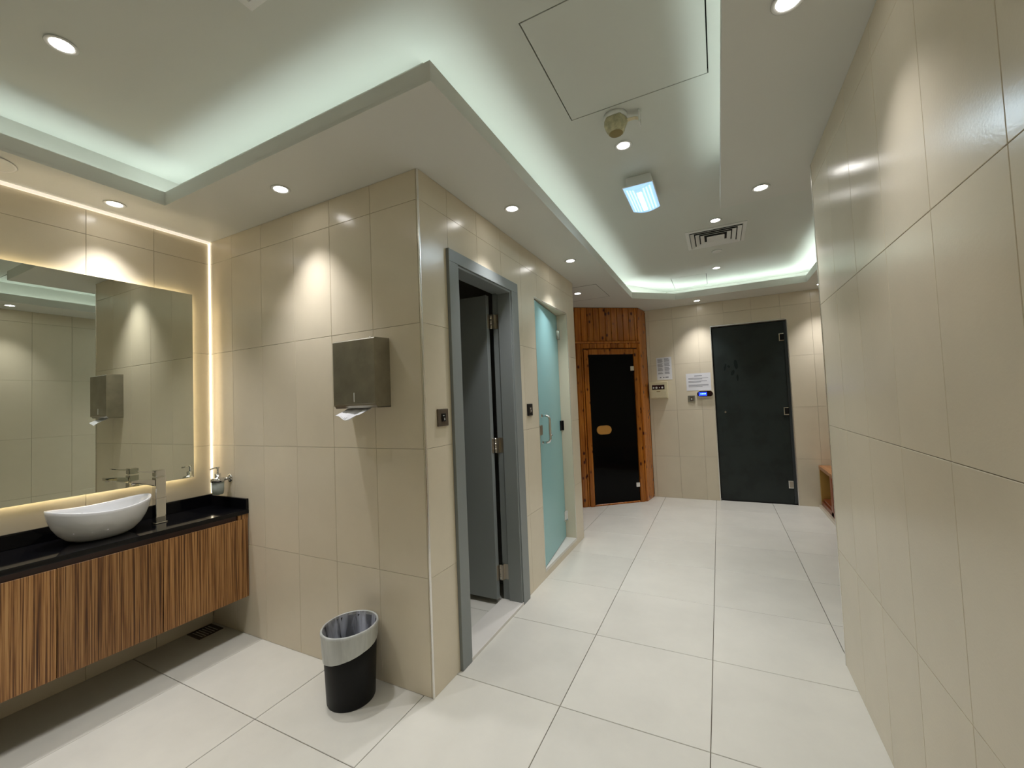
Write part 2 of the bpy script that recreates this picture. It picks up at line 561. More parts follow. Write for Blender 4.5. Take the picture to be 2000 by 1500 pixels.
for a, b, c, d in ((H3[0], H3[1], H3[2], H3[2] + 0.004), (H3[0], H3[1], H3[3], H3[3] + 0.004), (H3[1] - 0.004, H3[1], H3[2], H3[3]), (H3[0], H3[0] + 0.004, H3[2], H3[3])):
    hp.box(a, b, c, d, ZS - 0.0015, ZS + 0.002)
t = thing('ceiling_hatch', 'flush access hatch in the low soffit above the sauna front', 'access hatch', (0, 0, 0))
obj('joint', hp, mat('hatch_joint', (0.2, 0.19, 0.16), 0.8), t)
obj('panel', MB().box(H3[0] + 0.005, H3[1] - 0.005, H3[2] + 0.005, H3[3] - 0.001, ZS - 0.0012, ZS + 0.001), PAINT2, t)

# cove LED strips lying in the trough
cl = thing('cove_lighting', 'cool white LED strips glowing behind the lip of the ceiling cove', 'light strip', (0, 0, ZS + 0.015))
def strip(pts, wd, ht, material, parent, z=0.0):
    for a, b in zip(pts, pts[1:]):
        d = Vector((b[0] - a[0], b[1] - a[1], 0))
        L = d.length
        me = MB().box(0, L, -wd / 2, wd / 2, 0, ht)
        obj('led_strip', me, material, parent, loc=(a[0], a[1], z), rot=(0, 0, math.atan2(d.y, d.x)))
MID = inset(P, 0.080)
strip([MID[0], MID[8], MID[7], MID[6]], 0.030, 0.004, COVE, cl, 0.003)
COVE_FAR = mat('cove_led_far', (1, 1, 1), 0.5, emit=COVE_C, es=COVE_E * 2.3)
strip([MID[6], (-0.47, 5.49), (-0.40, 5.60), (0.985, 5.60), (0.985, 4.2)], 0.030, 0.004, COVE_FAR, cl, 0.003)
strip([(0.150, 2.60), (0.150, -1.10), MID[0]], 0.030, 0.004, COVE, cl, 0.003)

# corner light profile, ceiling trim with a weak glow and metal edge trims
t = obj('glow_profile', MB().box(XL + 0.001, XL + 0.008, YR - 0.008, YR - 0.001, 0.83, ZS - 0.002), CORNER_LED)
tag(t, 'bright vertical warm light profile in the alcove corner beside the mirror', 'light profile')
t = obj('glow_profile', MB().box(XL + 0.001, XL + 0.020, YN + 0.01, YR - 0.010, ZS - 0.014, ZS - 0.001), TOP_GLOW)
tag(t, 'long pale trim profile, given a weak glow, along the ceiling edge above the mirror wall', 'light profile')
tag(obj('trim_1', MB().box(XC - 0.004, XC + 0.004, YR - 0.004, YR + 0.004, 0, ZS - 0.001), TRIMM, bev=0.002), kind='structure')
tag(obj('trim_2', MB().box(XR - 0.003, XR + 0.012, 2.546, 2.556, 0, ZS - 0.001), TRIMM, bev=0.002), kind='structure')
we = MB().box(XR + 0.008, XR + 0.15, 2.549, 2.557, 0, ZS - 0.001)
tag(obj('trim_3', we, WALL_TILE), kind='structure')

# ------------------------------------------------------------------ lights in the ceiling
def downlight_proto():
    t = thing('downlight', '', 'downlight', (0, 0, 0))
    obj('bezel', MB().lathe([(0.040, 0.0), (0.046, -0.003), (0.042, -0.005), (0.033, -0.004), (0.031, 0.0)], 32, cap0=False, cap1=False), WHITEP, t)
    obj('lens', MB().lathe([(0.032, -0.0025), (0.031, -0.0005)], 28), LENS, t)
    L = bpy.data.lights.new('spot', 'SPOT')
    L.energy = DOWN_W
    L.color = DOWN_C
    L.spot_size = math.radians(84)
    L.spot_blend = 1.0
    L.shadow_soft_size = 0.03
    lo = bpy.data.objects.new('spot', L)
    C.objects.link(lo)
    lo.parent = t
    lo.location = (0, 0, -0.012)
    return t
spots = [
    (-1.964, 1.364, ZS, 'downlight in the low soffit above the paper towel dispenser'),
    (-2.836, 1.020, ZS, 'downlight in the low soffit above the mirror and basin'),
    (-1.039, 2.185, ZS, 'downlight in the soffit above the open grey door'),
    (-1.042, 3.275, ZS, 'downlight in the soffit above the teal glass door'),
    (-1.321, 4.351, ZS, 'downlight in the soffit hatch in front of the sauna'),
    (-0.183, 5.577, ZS, 'downlight in the far soffit above the posted notices'),
    (1.060, 5.560, ZS, 'downlight in the far soffit over the wooden bench corner'),
    (0.273, 2.692, ZS, 'downlight in the right-hand soffit near the end of the right wall'),
    (0.245, 1.431, ZS, 'downlight in the right-hand soffit cut by the top edge of the picture'),
    (-0.388, 2.245, ZU, 'downlight in the raised ceiling right behind the yellowed detector'),
    (0.048, 3.604, ZU, 'downlight in the raised ceiling just before the square vent'),
    (0.047, 4.997, ZU, 'downlight in the raised ceiling beyond the square vent'),
    (-2.052, 0.592, ZU, 'large-looking downlight in the raised ceiling above the vanity side'),
    (-0.39, 0.50, ZU, 'fill downlight added out of view in the raised ceiling above the camera'),  # unseen lamp, added for more light in the foreground
    (-2.836, -0.20, ZS, 'downlight in the low soffit above the unseen end of the mirror'),
    (-1.75, -0.35, ZU, 'fill downlight added out of view in the raised ceiling behind the camera'),  # unseen lamp, added to brighten the left wall
]
dp = downlight_proto()
for i, (x, y, z, lab) in enumerate(spots):
    o = dp if i == 0 else copy_tree(dp)
    o.location = (x, y, z)
    tag(o, lab, 'downlight', 'round recessed downlights')
    if 'right-hand soffit' in lab:                         # weaker lamps along the right wall
        for ch in [c for c in bpy.data.objects if c.parent == o and c.type == 'LIGHT']:
            ch.data = ch.data.copy()
            ch.data.energy = DOWN_W * 0.55

# emergency bulkhead light
t = thing('emergency_light', 'ceiling bulkhead light with a glowing blue-white ribbed diffuser', 'light', (-0.373, 2.735, ZU))
obj('housing', MB().box(-0.075, 0.075, -0.135, 0.18, -0.075, 0), WHITEP, t, bev=0.004)
obj('gear_tray', MB().box(-0.092, 0.092, -0.175, 0.19, -0.082, -0.074), WHITEP, t, bev=0.002)
nn = 12
prof = [(-0.086 + 0.172 * i / nn, -0.083 - 0.020 * math.sin(PI * i / nn)) for i in range(nn + 1)]
dm = MB().loft([[(x, y, z) for x, z in prof] + [(0.086, y, -0.082), (-0.086, y, -0.082)] for y in (-0.178, 0.186)], smooth=False)
obj('diffuser', dm, DIFF, t)
obj('tube', MB().box(-0.013, 0.013, -0.12, 0.15, -0.1045, -0.1015), TUBE, t, bev=0.001)
for i in (-1, 1):
    for k in (0, 1, 2):
        x = i * (0.030 + 0.018 * k)
        z = -0.083 - 0.020 * math.cos(x / 0.086 * PI / 2)
        obj('rib', MB().box(x - 0.0035, x + 0.0035, -0.16, 0.165, z - 0.0025, z + 0.002), DIFFR, t)
L = bpy.data.lights.new('glow', 'AREA')
L.shape = 'RECTANGLE'
L.size, L.size_y, L.energy, L.color = 0.16, 0.34, 1.5, (0.7, 0.88, 1.0)
lo = bpy.data.objects.new('glow', L)
C.objects.link(lo)
lo.parent = t
lo.location = (0, 0, -0.115)

# square vents
def vent(x0, x1, y0, y1, lab):
    t = thing('air_vent', lab, 'vent', ((x0 + x1) / 2, (y0 + y1) / 2, ZU), group='square ceiling vents')
    hx, hy = (x1 - x0) / 2, (y1 - y0) / 2
    def sq(k, z):
        return [(-hx * k, -hy * k, z), (hx * k, -hy * k, z), (hx * k, hy * k, z), (-hx * k, hy * k, z)]
    obj('backing', MB().box(-hx * .9, hx * .9, -hy * .9, hy * .9, -0.002, -0.0005), DARK, t)
    obj('flange', MB().loft([sq(1, -0.001), sq(1, -0.006), sq(0.88, -0.010), sq(0.86, -0.001)], False, False, smooth=False), WHITEP, t)
    for k in (0.76, 0.59, 0.42):
        obj('louvre', MB().loft([sq(k + 0.085, -0.018), sq(k + 0.09, -0.016), sq(k - 0.035, -0.003), sq(k - 0.04, -0.005), sq(k + 0.085, -0.018)], False, False, smooth=False), WHITEP, t)
    obj('centre_plate', MB().loft([sq(0.30, -0.018), sq(0.22, -0.004)], smooth=False), WHITEP, t)
    return t
vent(-0.182, 0.275, 3.745, 4.22, 'square white louvred ceiling vent in the raised ceiling before the back wall')
vent(-1.335, -0.88, 0.385, 0.836, 'square ceiling vent of which only a corner shows at the top edge')
t = thing('sprinkler_cap', 'small round white sprinkler cover on the ceiling beyond the square vent', 'sprinkler', (0.055, 4.40, ZU))
obj('cap', MB().lathe([(0.030, -0.012), (0.042, -0.008), (0.045, -0.001)], 28), WHITEP, t)
t = thing('ceiling_speaker', 'round flat grille in the soffit by the mirror wall at the left edge', 'speaker', (-2.80, 0.575, ZS))
obj('rim', MB().lathe([(0.085, 0.0), (0.092, -0.004), (0.086, -0.006), (0.080, -0.002)], 36, cap0=False, cap1=False), WHITEP, t)
obj('grille', MB().lathe([(0.081, -0.0035), (0.082, -0.0005)], 36), PAINT2, t)

# covered smoke detector
t = thing('smoke_detector', 'yellowed smoke detector wrapped in a stained cover with a loose tape flap', 'detector', (-0.375, 1.99, ZU))
obj('base_ring', MB().lathe([(0.052, -0.022), (0.056, -0.016), (0.056, -0.001)], 32), WHITEP, t)
N = 36
rings = []
for k, (r, z) in enumerate([(0.050, -0.018), (0.053, -0.030), (0.052, -0.048), (0.045, -0.068), (0.034, -0.084), (0.022, -0.090)]):
    rings.append([(r * (1 + 0.06 * math.sin(5 * a + k) + 0.03 * math.sin(11 * a)) * math.cos(a), r * (1 + 0.06 * math.sin(5 * a + k)) * math.sin(a), z) for a in [2 * PI * i / N for i in range(N)]])
obj('cover', MB().loft(list(reversed(rings))), YELLOWED, t)
obj('stain', MB().lathe([(0.016, -0.0925), (0.026, -0.0905), (0.0325, -0.0865)], 24, cap1=False), STAIN, t)
fm = MB().loft([[(x, -0.008 + 0.02 * s, z - 0.0015), (x, 0.014 + 0.025 * s, z - 0.0015), (x, 0.014 + 0.025 * s, z), (x, -0.008 + 0.02 * s, z)] for x, z, s in ((0.04, -0.040, 0), (0.065, -0.032, 0.2), (0.088, -0.03, 0.5), (0.108, -0.034, 0.9), (0.114, -0.05, 1.0))], smooth=False)
obj('tape_flap', fm, CREAM, t)
obj('flap_end', MB().box(0.106, 0.112, -0.004, 0.040, -0.066, -0.006), WHITEP, t, bev=0.002)

# ------------------------------------------------------------------ corridor doors (local x = world y, local y = into the wall)
def cyl_z(r, z0, z1, c, n=14):
    return MB().lathe([(r, z0), (r, z1)], n, c)
d1 = thing('door_1', 'open grey timber door and frame in the tiled corridor wall', 'door', (XC, 0, 0), PI / 2, kind='structure')
fr = MB()
fr.box(1.782, 1.868, -0.018, 0.0, 0, 2.098).box(2.512, 2.612, -0.018, 0.0, 0, 2.098).box(1.782, 2.612, -0.018, 0.0, 2.098, 2.165)
fr.box(1.802, 1.868, 0.0, 0.135, 0, 2.098).box(2.512, 2.598, 0.0, 0.135, 0, 2.098).box(1.802, 2.598, 0.0, 0.135, 2.098, 2.148)
obj('door_frame', fr, GREY_PAINT, d1, bev=0.0015, seg=1)
ar = MB()
ar.box(2.498, 2.512, -0.010, 0.085, 0, 2.085).box(1.868, 1.882, -0.010, 0.085, 0, 2.085).box(1.868, 2.512, -0.010, 0.085, 2.084, 2.098)
obj('door_stop', ar, GREY_PAINT, d1, bev=0.0015, seg=1)
lf = obj('door_leaf', MB().box(2.448, 2.488, 0.150, 0.77, 0.035, 2.08), GREY_PAINT, d1, bev=0.002)
for z in (1.90, 1.05, 0.20):
    h = MB().box(2.492, 2.511, 0.118, 0.1195, z - 0.05, z + 0.05)
    h.box(2.4885, 2.4897, 0.120, 0.148, z - 0.05, z + 0.05)
    h.box(2.456, 2.486, 0.1482, 0.1498, z - 0.05, z + 0.05)
    h.box(2.5105, 2.512, 0.085, 0.122, z - 0.05, z + 0.05)
    for k in range(3):
        h.lathe([(0.007, z - 0.05 + k * 0.034), (0.007, z - 0.018 + k * 0.034)], 12, (2.491, 0.140))
    obj('hinge', h, HINGE, d1)
obj('threshold', MB().box(1.868, 2.512, -0.016, 0.145, 0.0, 0.018), MARBLE, d1, bev=0.002)

d2 = thing('door_2', 'frosted teal glass door slightly ajar with chrome handle', 'door', (XC, 0, 0), PI / 2, kind='structure')
rv = MB()
rv.box(D2[1] - 0.006, D2[1], 0.001, 0.14, D2[2], D2[3]).box(D2[0], D2[0] + 0.006, 0.001, 0.14, D2[2], D2[3]).box(D2[0] + 0.006, D2[1] - 0.006, 0.001, 0.14, D2[3] - 0.006, D2[3])
obj('reveal', rv, WALL_TILE, d2)
obj('threshold', MB().box(D2[0], D2[1], -0.001, 0.14, D2[2] - 0.02, D2[2] + 0.0015), MARBLE, d2)
tr_ = MB().box(D2[0] - 0.004, D2[0] + 0.001, -0.002, 0.004, D2[2], D2[3]).box(D2[1] - 0.001, D2[1] + 0.005, -0.002, 0.004, D2[2], D2[3]).box(D2[0], D2[1], -0.002, 0.004, D2[3], D2[3] + 0.004)
obj('edge_trim', tr_, TRIMM, d2)
ang = math.asin(0.088 / 0.745)
LX = M4((3.690, 0.100, 0), (0, 0, ang))                # leaf runs along -x from the hinge line
obj('door_leaf', MB().box(-0.741, 0, -0.005, 0.005, 0.075, 2.13, mx=LX), TEAL, d2)
for z in (1.95, 1.10, 0.27):
    obj('hinge', MB().box(-0.055, 0.0, -0.014, 0.014, z - 0.045, z + 0.045, mx=LX).box(-0.002, 0.004, -0.03, 0.03, z - 0.045, z + 0.045, mx=LX), CHROME if z != 1.10 else BLACKP, d2, bev=0.002)
obj('lock', MB().box(-0.750, -0.685, -0.016, 0.012, 1.075, 1.150, mx=LX), HINGE, d2, bev=0.002)
hp_ = [(-0.672, -0.006, 1.222), (-0.672, -0.045, 1.222), (-0.672, -0.062, 1.214), (-0.672, -0.070, 1.196), (-0.672, -0.070, 1.04), (-0.672, -0.062, 1.022), (-0.672, -0.045, 1.014), (-0.672, -0.006, 1.014)]
obj('handle', MB().tube(hp_, 0.010, 14, mx=LX).lathe([(0.015, 0.0), (0.015, 0.004)], 16, mx=LX @ M4((-0.672, -0.0052, 1.222), (PI / 2, 0, 0))).lathe([(0.015, 0.0), (0.015, 0.004)], 16, mx=LX @ M4((-0.672, -0.0052, 1.014), (PI / 2, 0, 0))), CHROME, d2)
obj('stud', MB().lathe([(0.008, 0), (0.007, 0.012)], 12, mx=LX @ M4((-0.40, -0.005, 1.045), (PI / 2, 0, 0))), CHROME, d2)

def switch(loc, rz, plate, lab, key=BLACKP):
    t = thing('light_switch', lab, 'switch', loc, rz)
    obj('plate', MB().box(-0.043, 0.043, -0.009, 0, -0.043, 0.043), plate, t, bev=0.003)
    obj('rocker', MB().box(-0.016, 0.016, -0.0125, -0.009, -0.020, 0.020), key, t, bev=0.0015)
    obj('indicator', MB().box(0.002, 0.007, -0.0135, -0.0125, -0.014, -0.002), WHITEP, t)
    obj('toggle_mark', MB().box(-0.009, 0.003, -0.0135, -0.0125, 0.008, 0.011), WHITEP, t)
    return t
switch((XC, 1.700, 1.281), PI / 2, BRONZE, 'bronze square light switch plate left of the grey door frame')
switch((XC, 2.765, 1.279), PI / 2, BLACKP, 'black square light switch between the grey door and teal glass door', BRONZE)

# ------------------------------------------------------------------ back wall door
d3 = thing('door_3', 'dark frosted glass steam room door in the back wall', 'door', (0, YB, 0), 0, kind='structure')
rv = MB().box(D3[0], D3[0] + 0.005, 0.004, 0.10, 0, D3[3]).box(D3[1] - 0.005, D3[1], 0.004, 0.10, 0, D3[3]).box(D3[0], D3[1], 0.004, 0.10, D3[3] - 0.005, D3[3])
obj('reveal', rv, mat('reveal_dark', (0.2, 0.18, 0.15), 0.4), d3)
tr_ = MB().box(D3[0] - 0.006, D3[0] + 0.002, -0.004, 0.004, 0, D3[3] + 0.008).box(D3[1] - 0.002, D3[1] + 0.006, -0.004, 0.004, 0, D3[3] + 0.008).box(D3[0], D3[1], -0.006, 0.004, D3[3], D3[3] + 0.012)
obj('edge_trim', tr_, TRIMM, d3)
obj('fixed_strip', MB().box(0.724, 0.752, 0.030, 0.038, 0.005, D3[3] - 0.008), mat('strip_glass', (0.05, 0.06, 0.065), 0.15), d3)
obj('door_leaf', MB().box(D3[0] + 0.012, 0.721, 0.028, 0.038, 0.012, D3[3] - 0.012), DARKGL, d3)
for z in (1.975, 1.095, 0.235):
    hb = MB().box(0.672, 0.7215, 0.018, 0.028, z - 0.045, z + 0.045)
    hg = obj('hinge', hb, CHROME, d3, bev=0.002)
    obj('cover_plate', MB().box(0.682, 0.7215, 0.0165, 0.018, z - 0.036, z + 0.036), BLACKP if z > 1 else HINGE, hg)
smg = mat('finger_smudge', (0.009, 0.014, 0.013), 0.45, spec=0.2)
for k, (sx, sz, a, b_, ro) in enumerate(((0.205, 1.685, 0.020, 0.060, 0.1), (0.165, 1.585, 0.018, 0.035, -0.4), (0.215, 1.520, 0.011, 0.040, 0.0), (0.085, 1.660, 0.012, 0.045, -0.2), (0.125, 1.665, 0.014, 0.018, 0.8))):
    obj('smudge', MB().prism([(a * math.cos(t_), b_ * math.sin(t_)) for t_ in [2 * PI * i / 20 for i in range(20)]], 0.0, 0.0004, mx=M4((sx, 0.0279, sz), (PI / 2, 0, 0)) @ M4((0, 0, 0), (0, 0, ro))), smg, d3)
obj('knob', MB().lathe([(0.009, 0), (0.013, 0.012), (0.010, 0.022)], 16, mx=M4((0.058, 0.028, 1.10), (PI / 2, 0, 0))), CHROME, d3)
obj('seal', MB().box(D3[0] + 0.012, 0.752, 0.024, 0.044, 0.0, 0.012), BLACKP, d3)

# notices, controls
t = thing('notice_sheet', 'portrait white notice with two columns of small print beside the sauna', 'notice', (-0.632, YB - 0.0005, 1.692))
obj('sheet', MB().box(-0.094, 0.094, -0.0012, 0, -0.149, 0.149), PAPER, t)
pm = MB()
random.seed(3)
for col in (-0.080, 0.004):
    z = 0.128 if col < 0 else 0.136
    k = 0
    while z > -0.070:
        wd = 0.070 * random.uniform(0.75, 1.0)
        if k % 7 != 6 and not (col < 0 and -0.05 < z < -0.03):
            pm.box(col, col + wd, -0.0016, -0.0011, z - 0.0042, z)
        z -= 0.0085
        k += 1
for x in (-0.06, -0.02, 0.01, 0.03):
    pm.box(x, x + 0.018, -0.0016, -0.0011, -0.118 - random.uniform(0, 0.006), -0.108)
tag(obj('printed_text', pm, INK, t), kind='stuff')
t = thing('notice_sheet', 'landscape white notice with three short paragraphs beside the dark glass door', 'notice', (-0.228, YB - 0.0005, 1.494))
obj('sheet', MB().box(-0.144, 0.144, -0.0012, 0, -0.110, 0.110), PAPER, t)
pm = MB().box(-0.045, 0.045, -0.0016, -0.0011, 0.072, 0.080)
for z, n_, wl in ((0.050, 2, 0.115), (0.012, 2, 0.10), (-0.034, 3, 0.115)):
    for k in range(n_):
        pm.box(-0.118, wl - (0.07 if k == n_ - 1 else 0), -0.0016, -0.0011, z - 0.012 * k - 0.005, z - 0.012 * k)
tag(obj('printed_text', pm, INK, t), kind='stuff')

t = thing('control_box', 'cream sauna control box with a dark four-button window', 'control panel', (-0.712, YB, 1.41))
obj('housing', MB().box(-0.115, 0.115, -0.065, 0, -0.108, 0.108), CREAM, t, bev=0.007, seg=3)
obj('cover_flap', MB().box(-0.100, 0.100, -0.069, -0.064, -0.098, -0.004), CREAM, t, bev=0.002)
obj('display_window', MB().box(-0.078, 0.078, -0.0665, -0.0645, 0.008, 0.068), mat('window_maroon', (0.035, 0.01, 0.012), 0.15), t)
for k, s in ((-0.058, 0.8), (-0.022, 1.1), (0.015, 0.5), (0.050, 0.95)):
    obj('button', MB().lathe([(0.013 * s, 0), (0.012 * s, 0.003)], 14, mx=M4((k, -0.0664, 0.032), (PI / 2, 0, 0))), WHITEP, t)
obj('maker_mark', MB().box(-0.022, 0.022, -0.0700, -0.0688, -0.022, -0.014), mat('mark_gold', (0.3, 0.2, 0.06), 0.5), t)

def pill(hw, hh, n=12):
    pts = [(hw - hh + hh * math.cos(a), hh * math.sin(a)) for a in [(-PI / 2 + PI * i / n) for i in range(n + 1)]]
    pts += [(-hw + hh + hh * math.cos(a), hh * math.sin(a)) for a in [(PI / 2 + PI * i / n) for i in range(n + 1)]]
    return pts
RX = M4((0, 0, 0), (PI / 2, 0, 0))        # prism axis turned to face -y
t = thing('steam_controller', 'oval chrome-rimmed controller with a lit blue display by the dark glass door', 'control panel', (-0.160, YB, 1.337))
obj('rim', MB().prism(pill(0.093, 0.040), 0.0, 0.022, mx=RX, smooth=True), CHROME, t, bev=0.003)
obj('face', MB().prism(pill(0.088, 0.033), 0.022, 0.024, mx=RX, smooth=True), mat('face_black', (0.02, 0.006, 0.006), 0.1), t)
obj('lcd', MB().prism([(-0.072, -0.024), (0.022, -0.024), (0.022, 0.024), (-0.072, 0.024)], 0.0235, 0.0248, mx=RX), LCD, t)
dg = MB()
for k in range(4):
    x = -0.052 + k * 0.017
    dg.prism([(x, -0.006), (x + 0.012, -0.006), (x + 0.012, 0.008), (x, 0.008)], 0.0248, 0.0252, mx=RX)
obj('digits', dg, LCDT, t)
t = thing('light_switch', 'small steel switch plate with a white spot under the landscape notice', 'switch', (-0.319, YB, 1.281))
obj('plate', MB().box(-0.042, 0.042, -0.009, 0, -0.042, 0.042), STEEL, t, bev=0.003)
obj('rocker', MB().box(-0.020, 0.022, -0.0125, -0.009, -0.030, 0.030), BRONZE, t, bev=0.0015)
obj('indicator', MB().lathe([(0.008, 0), (0.007, 0.002)], 12, mx=M4((0.0, -0.0124, -0.004), (PI / 2, 0, 0))), WHITEP, t)  # plain white disc on the rocker

# ------------------------------------------------------------------ sauna front (local x along the front, local -y towards the room)
SR = math.atan2(0.62671182, 0.77925111)
sa = thing('sauna_cabin', 'varnished orange pine sauna front with black glass door', 'sauna', (-1.547, 5.004, 0), SR)
def plank(u0, u1, z0, z1, y0=0.0, y1=0.014, name='plank', bev=0.004, material=PINE):
    return obj(name, MB().box(0, u1 - u0 - 0.0035, y0, y1, 0, z1 - z0), material, sa, bev=bev, seg=1, loc=(u0, 0, z0))
obj('carcass', MB().cells(-0.60, 0.845, 0, 2.488, ((0.125, 0.748, -0.1, 1.888),), 0.0145, 0.06), mat('pine_backing', (0.10, 0.03, 0.008), 0.6), sa)
x = -0.60
while x < 0.81:
    plank(x, min(x + 0.082, 0.826), 2.056, 2.486)
    x += 0.082
x = -0.60
while x < 0.02:
    plank(x, min(x + 0.082, 0.040), 0.0, 2.03)
    x += 0.082
for k in range(8):
    plank(0.062 + k * 0.0955, 0.062 + (k + 1) * 0.0955, 1.965, 2.03)
plank(-0.60, 0.842, 2.030, 2.056, -0.016, 0.012, 'batten')
plank(0.824, 0.852, 0.0, 2.486, -0.006, 0.02, 'corner_post')
plank(0.040, 0.064, 0.0, 2.03, -0.004, 0.014, 'casing_board')
plank(0.066, 0.128, 0.0, 1.95, -0.018, 0.014, 'casing_board')
plank(0.746, 0.800, 0.0, 1.95, -0.018, 0.014, 'casing_board')
plank(0.802, 0.824, 0.0, 2.03, -0.004, 0.014, 'casing_board')
plank(0.128, 0.746, 1.886, 1.955, -0.018, 0.014, 'casing_board')
plank(0.128, 0.746, 0.0, 0.020, -0.010, 0.05, 'sill')
dr = obj('door', MB().box(0.133, 0.742, 0.0, 0.008, 0.024, 1.882), SAUNA_GLASS, sa)
ph = MB().prism(pill(0.098, 0.055), 0.001, 0.024, mx=M4((0.290, 0, 0.937), (PI / 2, 0, 0)), smooth=True)
obj('handle', ph, mat('yellow_wood', (0.50, 0.24, 0.05), 0.4), dr, bev=0.005)
for z in (1.70, 0.222):
    obj('hinge', MB().box(0.694, 0.744, -0.012, 0.018, z - 0.028, z + 0.028), TRIMM, dr, bev=0.002)
# return panel from the front's corner to the back wall
e0 = Vector((0.852, 0.0))
wc = Vector((-0.842, YB - 0.002)) - Vector((-1.547, 5.004))
e1 = Vector((wc.x * math.cos(SR) + wc.y * math.sin(SR), -wc.x * math.sin(SR) + wc.y * math.cos(SR)))
d = e1 - e0
ra = math.atan2(d.y, d.x)
for k in range(3):
    a = e0 + d * (k / 3)
    obj('plank', MB().box(0, d.length / 3 - 0.001, 0, 0.014, 0, 2.486), PINE, sa, bev=0.002, seg=1, loc=(a.x, a.y, 0), rot=(0, 0, ra))

# ------------------------------------------------------------------ bench at the right
be = thing('wooden_bench', 'slatted wooden bench on a tiled plinth beyond the end of the right wall', 'bench', (0.965, 4.0, 0))
obj('plinth', MB().box(-0.02, 0.54, -0.4, 1.80, 0.0, 0.03), WALL_TILE, be)
for k in range(4):
    obj('top_slat', MB().box(0.0 + k * 0.132, 0.128 + k * 0.132, -0.35, 1.80, 0.435, 0.475), PINE2, be, bev=0.003)
    obj('shelf_slat', MB().box(0.02 + k * 0.125, 0.118 + k * 0.125, -0.33, 1.76, 0.080, 0.105), REDWOOD, be, bev=0.003)
for y in (-0.33, 0.40, 1.22):
    obj('leg', MB().box(0.004, 0.044, y, y + 0.09, 0.030, 0.435), REDWOOD, be, bev=0.003)
    obj('leg', MB().box(0.46, 0.50, y, y + 0.09, 0.030, 0.435), REDWOOD, be, bev=0.003)
obj('side_panel', MB().box(0.004, 0.50, 1.762, 1.80, 0.030, 0.435), mat('yellow_pine', (0.42, 0.25, 0.06), 0.4), be, bev=0.003)
obj('rail', MB().box(0.004, 0.030, -0.33, 1.762, 0.032, 0.078), REDWOOD, be, bev=0.002)

# ------------------------------------------------------------------ vanity
CX1 = -2.61
va = thing('vanity_cabinet', 'wall-hung zebra-striped wood cabinet under the black counter', 'cabinet', (XL, 0, 0))
CY0, CY1 = -0.80, YR - 0.004
obj('body', MB().box(0.002, 0.366, CY0, CY1, 0.235, 0.700), PLINTH, va)
obj('grip_recess', MB().box(0.002, 0.378, CY0, 1.500, 0.700, 0.7295), PLINTH, va)
edges = [CY1, 1.130, 0.745, 0.36, -0.025, -0.41, CY0]
for a, b in zip(edges, edges[1:]):
    d = obj('door', MB().box(0, 0.018, 0, a - b - 0.0025, 0, 0.466), ZEB, va, bev=0.001, seg=1, loc=(0.368, b + 0.001, 0.236))
obj('end_filler', MB().box(0.360, 0.386, 1.502, CY1, 0.7025, 0.7295), ZEB, va)
ct = thing('countertop', 'glossy black stone counter with low upstands along both walls', 'counter', (XL, 0, 0.730))
obj('slab', MB().box(0.001, 0.390, CY0 - 0.01, YR - 0.001, 0.0, 0.025), GRANITE, ct, bev=0.003)
obj('upstand', MB().box(0.001, 0.016, CY0, YR - 0.001, 0.0255, 0.096), GRANITE, ct, bev=0.002)
obj('upstand', MB().box(0.017, 0.388, YR - 0.016, YR - 0.001, 0.0255, 0.090), GRANITE, ct, bev=0.002)

# basin
bn = thing('wash_basin', 'white oval boat-shaped vessel basin on the black counter', 'basin', (-2.805, 0.955, 0.7555))
N = 64
def rim_ring(k, z, lift, n=N):
    return [(0.145 * k * math.sin(t_), 0.197 * k * math.cos(t_), z + lift * math.cos(t_) ** 2) for t_ in [-2 * PI * i / n for i in range(n)]]
prof = [(0.42, 0.0, 0), (0.52, 0.004, 0), (0.66, 0.020, 0), (0.79, 0.045, 0.003), (0.89, 0.075, 0.008), (0.955, 0.105, 0.016), (0.99, 0.130, 0.024), (1.0, 0.142, 0.028), (0.985, 0.1445, 0.028),
        (0.965, 0.142, 0.028), (0.945, 0.128, 0.024), (0.90, 0.100, 0.016), (0.80, 0.062, 0.007), (0.62, 0.032, 0.002), (0.35, 0.020, 0), (0.12, 0.017, 0)]
obj('bowl', MB().loft([rim_ring(*p) for p in prof]), CERAMIC, bn)
obj('drain', MB().lathe([(0.022, 0.018), (0.020, 0.021), (0.006, 0.023)], 24), CHROME, bn)
obj('maker_mark', MB().box(-0.1245, -0.1235, -0.062, -0.030, 0.108, 0.115, mx=M4((0.0, 0, 0.0))), mat('mark_grey', (0.3, 0.32, 0.38), 0.5), bn)

# faucet
fa = thing('basin_tap', 'tall square chrome mixer tap beside the white basin', 'tap', (-2.817, 1.200, 0.7555))
obj('body', MB().box(-0.022, 0.022, -0.024, 0.024, 0.0, 0.252), CHROME, fa, bev=0.005, seg=3)
obj('base_ring', MB().box(-0.026, 0.026, -0.028, 0.028, 0.0, 0.005), CHROME, fa, bev=0.002)
obj('joint_ring', MB().box(-0.0228, 0.0228, -0.0248, 0.0248, 0.136, 0.139), HINGE, fa)
sp_m = MB().loft([[(-0.018, y, z0), (0.018, y, z0), (0.018, y, z1), (-0.018, y, z1)] for y, z0, z1 in ((-0.0245, 0.205, 0.240), (-0.06, 0.220, 0.246), (-0.10, 0.234, 0.253), (-0.128, 0.240, 0.254))], smooth=False)
obj('spout', sp_m, CHROME, fa, bev=0.003)
obj('aerator', MB().lathe([(0.010, 0.230), (0.010, 0.239)], 18, (0, -0.112)), HINGE, fa)
obj('cartridge', MB().box(-0.021, 0.021, -0.023, 0.023, 0.256, 0.290), CHROME, fa, bev=0.004, seg=3)
